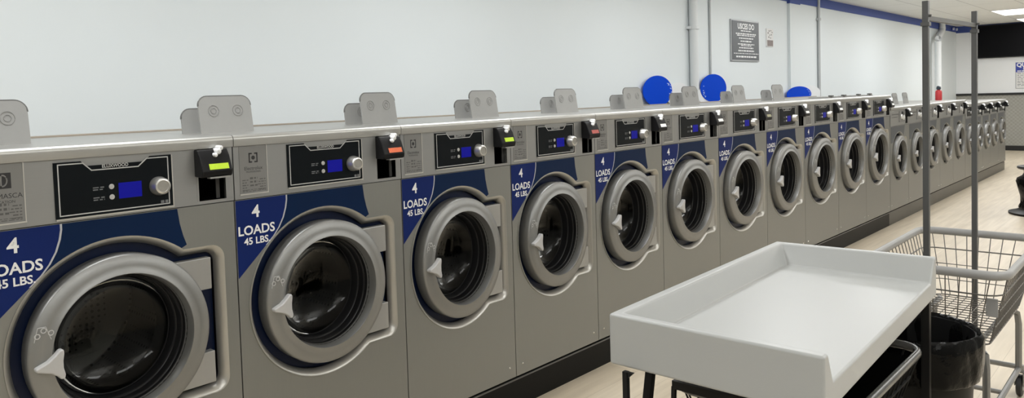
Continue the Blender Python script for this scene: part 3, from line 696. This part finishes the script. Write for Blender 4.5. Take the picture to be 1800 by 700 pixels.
tv = empty('television', (-.57, YE, 2.345)); tag(tv, 'large black flat television mounted high on the far wall', 'television')
MB().box((-.63,-.075,-.355),(.63,-.035,.355)).build('housing', M['tv_frame'], tv, bevel=.006)
MB().box((-.615,-.077,-.335),(.615,-.0752,.342)).build('screen', M['tv'], tv)
MB().box((-.2,-.035,-.15),(.2,-.0005,.15)).build('wall_bracket', M['tv_frame'], tv)
nb = MB().box((-.486, YE-.006, 1.318), (-.05, YE-.001, 1.873)).build('wall_notice', M['sign_frame'])
tag(nb, 'white notice sheet with a blue header on the far wall under the television', 'notice')
pg = MB().box((-.472, YE-.008, 1.332), (-.064, YE-.006, 1.86)).build('notice_page', M['paper'], nb)
hd = MB().box((-.480, YE-.0095, 1.665), (-.056, YE-.008, 1.868)).build('notice_header', M['header_blue'], nb)
t = text_mb('QUOIN', .115, -.27, 1.812, YE-.0105, mode='y', offset=.004); t2 = text_mb('BAY', .085, -.27, 1.745, YE-.0105, mode='y', offset=.003); t.add(t2.v, t2.f)
bars(t, -.455, -.075, 1.69, .022, YE-.0105, mode='y', seed=3, word=.10, gap=.12); t.build('header_lettering', M['white_print'], hd)
b = MB()
for k, z in enumerate((1.635,1.60,1.56,1.52,1.48,1.45,1.41,1.38)): bars(b, -.45, -.09-(k % 3)*.04, z, .012, YE-.0085, mode='y', seed=k, word=.05)
b.build('notice_print', M['faint_print'], pg)
el = empty('emergency_light', (XW+.012, 18.42, 2.648)); tag(el, 'small white twin-lamp emergency light on the blue band in the far corner', 'lamp')
MB().box((.0,-.16,-.035),(.03,.20,.032)).build('housing', M['header_blue'], el, bevel=.006)
for yy in (-.15, .14): MB().lathe([(.03,.026),(.055,.030),(.062,.024),(.063,.0005)], yy, 0, 16).build('lamp_head', M['lamp_white'], el, smooth=True)

bt = empty('spray_bottle', (-.30, 11.42, 1.2415)); bt.location.z = 1.2405
bt.name = 'detergent_bottle'; tag(bt, 'red bottle with a dark cap standing on a shorter washer', 'bottle')
MB().lathe_z([(.0005,.0),(.040,.0),(.043,.01),(.043,.115),(.036,.135),(.016,.145),(.014,.15),(.0005,.15)], 0, 0, 20).build('bottle_body', M['red'], bt, smooth=True)
MB().lathe_z([(.0005,.148),(.026,.148),(.030,.165),(.026,.19),(.012,.20),(.0005,.201)], 0, 0, 16).build('bottle_cap', M['bottle_cap'], bt, smooth=True)

# ------------------------------------------------------------------ ceiling fixtures that the photo shows, room lamps, added uplights
def fixture(y0, y1, label):
    f = empty('ceiling_light', (-.03, (y0+y1)/2, ZC)); tag(f, label, 'ceiling light', 'lit ceiling panels'); h = (y1-y0)/2
    MB().box((-.30,-h,-.012),(.30,-h+.02,-.0005)).box((-.30,h-.02,-.012),(.30,h,-.0005)).box((-.30,-h+.02,-.012),(-.28,h-.02,-.0005)).box((.28,-h+.02,-.012),(.30,h-.02,-.0005)).build('frame', M['fixture_frame'], f)
    MB().box((-.28,-h+.02,-.008),(.28,h-.02,-.001)).build('diffuser', M['fixture'], f)
fixture(15.12, 16.45, 'bright ceiling light panel at the top right corner of the photo')
fixture(17.62, 18.72, 'bright ceiling light panel nearest the far wall, above the television')
def area(x, y, w, h, p, col=(.985,.995,1.0)):
    l = bpy.data.lights.new('ceiling_or_fill_lamp', 'AREA'); l.shape = 'RECTANGLE'; l.size = w; l.size_y = h; l.energy = p; l.color = col
    o = bpy.data.objects.new('ceiling_or_fill_lamp', l); C.objects.link(o); o.location = (x, y, ZC-.02); return o
for y in (-1.9, .5, 2.95, 5.4, 7.85, 10.3, 12.75, 15.8):
    k = 1.0 if y < 12 else 1.5
    area(-.03, y, .56, 1.2, (29 if -1 < y < 4 else 26)*k); area(2.9, y, .56, 1.2, 15*k)
for y in (-1, 3, 7, 11, 15):
    o = area(3.9, y, 1.0, 2.0, 60); o.location.z = 1.9; o.rotation_euler = (PI, 0, 0)  # added uplights, out of view, to brighten the ceiling
w = bpy.data.worlds.new('World'); scene.world = w; w.use_nodes = True
w.node_tree.nodes['Background'].inputs['Color'].default_value = (0.8, 0.85, 0.9, 1); w.node_tree.nodes['Background'].inputs['Strength'].default_value = 0.05

# ------------------------------------------------------------------ white folding table
tb = empty('folding_table', (1.49, 1.7, 0)); tag(tb, 'white tray-topped folding table on thin black legs in the foreground', 'table')
def T(p): return (p[0]-1.49, p[1]-1.7, p[2])
ZR, ZF, ZB = .90, .83, .768
ONL, OFL, OFR, ONR = (1.238,1.134), (1.204,2.276), (1.733,2.302), (1.787,1.131)
v = [(*ONL,ZB),(*OFL,ZB),(*OFR,ZB),(*ONR,ZB),(*ONL,ZR),(*OFL,ZR),(*OFR,ZR),(*ONR,ZR),
     (1.268,1.163,ZR),(1.235,2.246,ZR),(1.735,2.272,ZR),(1.7855,1.160,ZR),
     (1.308,1.196,ZF),(1.269,2.212,ZF),(1.7395,2.205,ZF),(1.7835,1.196,ZF)]
v = [T(p) for p in v]
f = [(0,1,5,4),(0,4,7,3),(1,2,6,5),(3,7,11,15,14,10,6,2),(0,3,2,1),(4,8,11,7),(4,5,9,8),(5,6,10,9),(8,12,15,11),(8,9,13,12),(9,10,14,13),(12,13,14,15)]
MB().add(v, f).build('tray_top', M['white_lam'], tb, bevel=.007)
for (x_, y_, sx) in ((1.300,1.115,.013),(1.245,2.225,.013),(1.715,2.245,.024),(1.735,1.20,.020)):
    q = T((x_, y_, 0)); s2 = sx/2
    MB().box((q[0]-s2, q[1]-s2, 0), (q[0]+s2, q[1]+s2, ZB-.001)).build('leg', M['leg_black'], tb)
q = T((1.300,1.115,0)); MB().add([(q[0]+.006,q[1]-.004,ZB-.001),(q[0]+.024,q[1]-.004,ZB-.001),(q[0]+.006,q[1]-.004,ZB-.018),(q[0]+.006,q[1]+.004,ZB-.001),(q[0]+.024,q[1]+.004,ZB-.001),(q[0]+.006,q[1]+.004,ZB-.018)],
     [(0,2,1),(3,4,5),(0,1,4,3),(1,2,5,4),(2,0,3,5)]).build('bracket', M['leg_black'], tb)
a, b_ = T((1.322,1.20,ZB-.002)), T((1.29,1.14,.28))
MB().tube([a, b_], .014, 4).build('brace', M['leg_black'], tb)

# ------------------------------------------------------------------ laundry carts
def rr3(x0, x1, y0, y1, z, r, n=5):
    return [(p[0], p[1], z) for p in rrect2(x0, x1, y0, y1, r, n)]
def make_cart(label, x0, x1, y0, y1, zr, zb, wire, rim, frame, rim_r, post=False, ins=.075, wr=.0022, liner=False):
    cx, cyy = (x0+x1)/2, (y0+y1)/2
    e = empty('laundry_cart', (cx, cyy, 0)); tag(e, label, 'cart', 'wire laundry carts')
    hx, hy = (x1-x0)/2, (y1-y0)/2; bx, by = hx-ins, hy-ins
    MB().tube(rr3(-hx, hx, -hy, hy, zr-rim_r, .07, 6), rim_r*.8, 10, closed=True, rz=rim_r).build('bumper_rim', rim, e, smooth=True, angle=math.radians(60))
    bk = MB(); zt = zr - rim_r
    N = 6
    for i in range(5):
        t = i/4; z = zt-.01 + (zb-zt+.01)*t
        ax, ay = hx+(bx-hx)*t, hy+(by-hy)*t
        bk.tube(rr3(-ax, ax, -ay, ay, z, .065, 4), wr*(1.5 if i in (1, 4) else 1), 5, closed=True)
    nx, ny = int(2*hx/.050), int(2*hy/.050)
    for i in range(1, nx):
        t = -1 + 2*i/nx
        for sgn in (-1, 1): bk.wire((t*hx, sgn*hy, zt), (t*bx, sgn*by, zb), wr)
        bk.wire((t*bx, -by, zb), (t*bx, by, zb), wr)
    for i in range(1, ny):
        t = -1 + 2*i/ny
        for sgn in (-1, 1): bk.wire((sgn*hx, t*hy, zt), (sgn*bx, t*by, zb), wr)
        bk.wire((-bx, t*by, zb), (bx, t*by, zb), wr)
    bk.build('wire_basket', wire, e)
    fr = MB(); zc = .14; kx, ky = hx-.08, hy-.06
    fr.tube(rr3(-kx, kx, -ky, ky, zc, .03, 4), .012, 8, closed=True)
    for sx in (-1, 1):
        for sy in (-1, 1):
            fr.tube([(sx*kx, sy*ky*.93, zc), (sx*kx, sy*ky*.93, zb-.09), (sx*kx*.97, sy*ky*.91, zb-.04), (sx*kx*.8, sy*ky*.82, zb-.008)], .014, 8)
    fr.tube([(-kx, 0, zc), (kx, 0, zc)], .010, 8)
    fr.tube([(-kx*.8, -ky*.82, zb-.012), (-kx*.8, ky*.82, zb-.012)], .010, 8).tube([(kx*.8, -ky*.82, zb-.012), (kx*.8, ky*.82, zb-.012)], .010, 8)
    fr.build('frame', frame, e, smooth=True)
    for sx in (-1, 1):
        for sy in (-1, 1):
            px, py = sx*kx, sy*ky
            c = MB().tube([(px, py, zc+.01), (px, py, zc-.02)], .017, 10).box((px-.019, py-.022, .055), (px-.015, py+.026, zc-.018)).box((px+.015, py-.022, .055), (px+.019, py+.026, zc-.018)).box((px-.019, py-.022, zc-.022), (px+.019, py+.026, zc-.016)).build('caster', frame, e)
            MB().lathe([(px-.012,.012),(px-.012,.044),(px-.008,.05),(px+.008,.05),(px+.012,.044),(px+.012,.012)], py+.012, .0502, 24).build('wheel', M['tyre'], c, smooth=True)
            MB().lathe([(px-.0135,.0003),(px-.0135,.024),(px+.0135,.024),(px+.0135,.0003)], py+.012, .0502, 16).build('hub', M['hub'], c)
    if liner:
        L = [(-bx*.98, by*.97, zb+.01), (bx*.98, by*.97, zb+.01), (bx*.98, -by*.97, zb+.01), (-bx*.98, -by*.97, zb+.01), (-hx*.97, hy*.97, zt-.03), (hx*.965, hy*.97, zt-.03), (hx*.965, -hy*.97, zt-.03)]
        MB().add(L, [(0,1,2,3),(0,4,5,1),(1,5,6,2)]).build('basket_liner', M['black_inside'], e)
        MB().tube([(-hx+.012, -hy-.004, zr-.004), (hx-.03, -hy-.004, zr-.004)], .0165, 4).build('rim_shade_bar', M['leg_black'], e)  # black bar puts shade on the near side of the grey rim
        MB().tube([(-hx+.012, -hy-.004, zr-.012), (-hx+.005, -hy-.03, .2)], .008, 4).build('upright', M['leg_black'], e)
    if post:
        for px, py, pz, wx in ((-.035, -.36, 1.80, .011), (.003, .345, 1.80, .011)):
            p = MB().box((px-wx, py-wx, zc-.012), (px+wx, py+wx, pz)).build('hanger_post', M['post'], e)
            MB().box((px-.016, py-.016, 1.70), (px+.016, py+.016, 1.715)).box((px+.011, py-.004, 1.735), (px+.021, py+.004, 1.745)).build('collar', M['post'], p)
        a, b = Vector((-.035, -.35, 1.732)), Vector((.003, .335, 1.735))
        d = (b-a); u = Vector((d.y, -d.x, 0)).normalized()*.008
        q = [a-u, a+u, b+u, b-u]
        MB().add([(p.x, p.y, p.z-.009) for p in q] + [(p.x, p.y, p.z+.009) for p in q], [(0,3,2,1),(4,5,6,7),(0,1,5,4),(1,2,6,5),(2,3,7,6),(3,0,4,7)]).build('hanger_bar', M['post_bar'], e)
        MB().box((hx-.075, -hy+.045, zb+.13), (hx-.035, -hy+.051, zb+.20)).build('tag_plate', M['bumper'], e)
    return e
make_cart('grey wire laundry cart with tall double-post hanging rack, behind the white table', 1.335, 1.845, 2.84, 3.745, .755, .44, M['wire'], M['bumper'], M['frame_steel'], .018, True)
make_cart('dark wire laundry cart parked underneath the white table', 1.270, 1.735, 1.385, 2.125, .655, .38, M['wire_black'], M['bumper_mid'], M['leg_black'], .014, False, wr=.003, liner=True)

# ------------------------------------------------------------------ bins
def crumple(amp, seed):
    rnd = random.Random(seed); ph = [rnd.uniform(0, 6.3) for _ in range(8)]
    return lambda a, q, z: amp*(math.sin(5*a+ph[0]+9*z) + .8*math.sin(9*a+ph[1]-14*z) + .6*math.sin(17*a+ph[2]+30*z) + .4*math.sin(29*a+ph[3]+11*z))/2.8
tc = empty('trash_can', (1.628, 2.472, 0)); tag(tc, 'round black trash can with a shiny black liner between table and wire cart', 'trash can')
MB().lathe_z([(.0005,0),(.150,0),(.156,.01),(.185,.57),(.193,.575),(.193,.60),(.182,.60),(.178,.56),(.150,.02),(.0005,.02)], 0, 0, 48).build('bin_body', M['bin'], tc, smooth=True)
MB().lathe_z([(.03,.05),(.10,.06),(.150,.15),(.168,.40),(.178,.56),(.186,.604),(.196,.612),(.206,.602),(.207,.56),(.207,.51),(.204,.475),(.200,.455),(.196,.450)], 0, 0, 120, crumple(.0075, 3)).build('bin_liner', M['bag'], tc, smooth=True, angle=math.radians(80))
fcn = empty('trash_can', (1.13, 9.62, 0)); tag(fcn, 'black bagged trash can standing alone on the floor at the right edge', 'trash can')
MB().lathe_z([(.0005,.0),(.325,.0),(.327,.022),(.26,.04),(.22,.06),(.19,.10),(.16,.42),(.0005,.42)], 0, 0, 40).build('bin_base', M['bin'], fcn, smooth=True)
MB().lathe_z([(.22,.05),(.225,.08),(.205,.12),(.215,.20),(.245,.30),(.258,.36),(.245,.395),(.195,.425),(.182,.45),(.150,.452)], 0, 0, 90, crumple(.010, 5)).build('bin_liner', M['bag'], fcn, smooth=True, angle=math.radians(80))
MB().lathe_z([(.180,.45),(.182,.49),(.235,.50),(.248,.515),(.240,.53),(.180,.525),(.14,.50),(.14,.45)], 0, 0, 40).build('bin_rim', M['rubber_hi'], fcn, smooth=True)

# ------------------------------------------------------------------ camera
F, YAW, PITCH, ROLL, CX, CY, CZ, PY = 1342.13741, .73054956, -.04646943, -.02967641, 2.36310052, -.47442291, 1.46674264, -117.62259652
fw = Vector((-math.sin(YAW)*math.cos(PITCH), math.cos(YAW)*math.cos(PITCH), math.sin(PITCH)))
r0 = Vector((math.cos(YAW), math.sin(YAW), 0)); u0 = r0.cross(fw)
r1 = r0*math.cos(ROLL) + u0*math.sin(ROLL); u1 = -r0*math.sin(ROLL) + u0*math.cos(ROLL)
cam = bpy.data.cameras.new('camera'); co = bpy.data.objects.new('camera', cam); C.objects.link(co)
mt = Matrix((r1, u1, -fw)).transposed().to_4x4(); mt.translation = (CX, CY, CZ); co.matrix_world = mt
cam.sensor_width = 36; cam.sensor_fit = 'HORIZONTAL'; cam.lens = F/1800*36; cam.shift_y = PY/1800; cam.clip_start = .02
scene.camera = co
scene.view_settings.view_transform = 'Standard'
scene.view_settings.look = 'None'
scene.view_settings.exposure = 0.0
scene.cycles.use_denoising = True
scene.cycles.max_bounces = 8
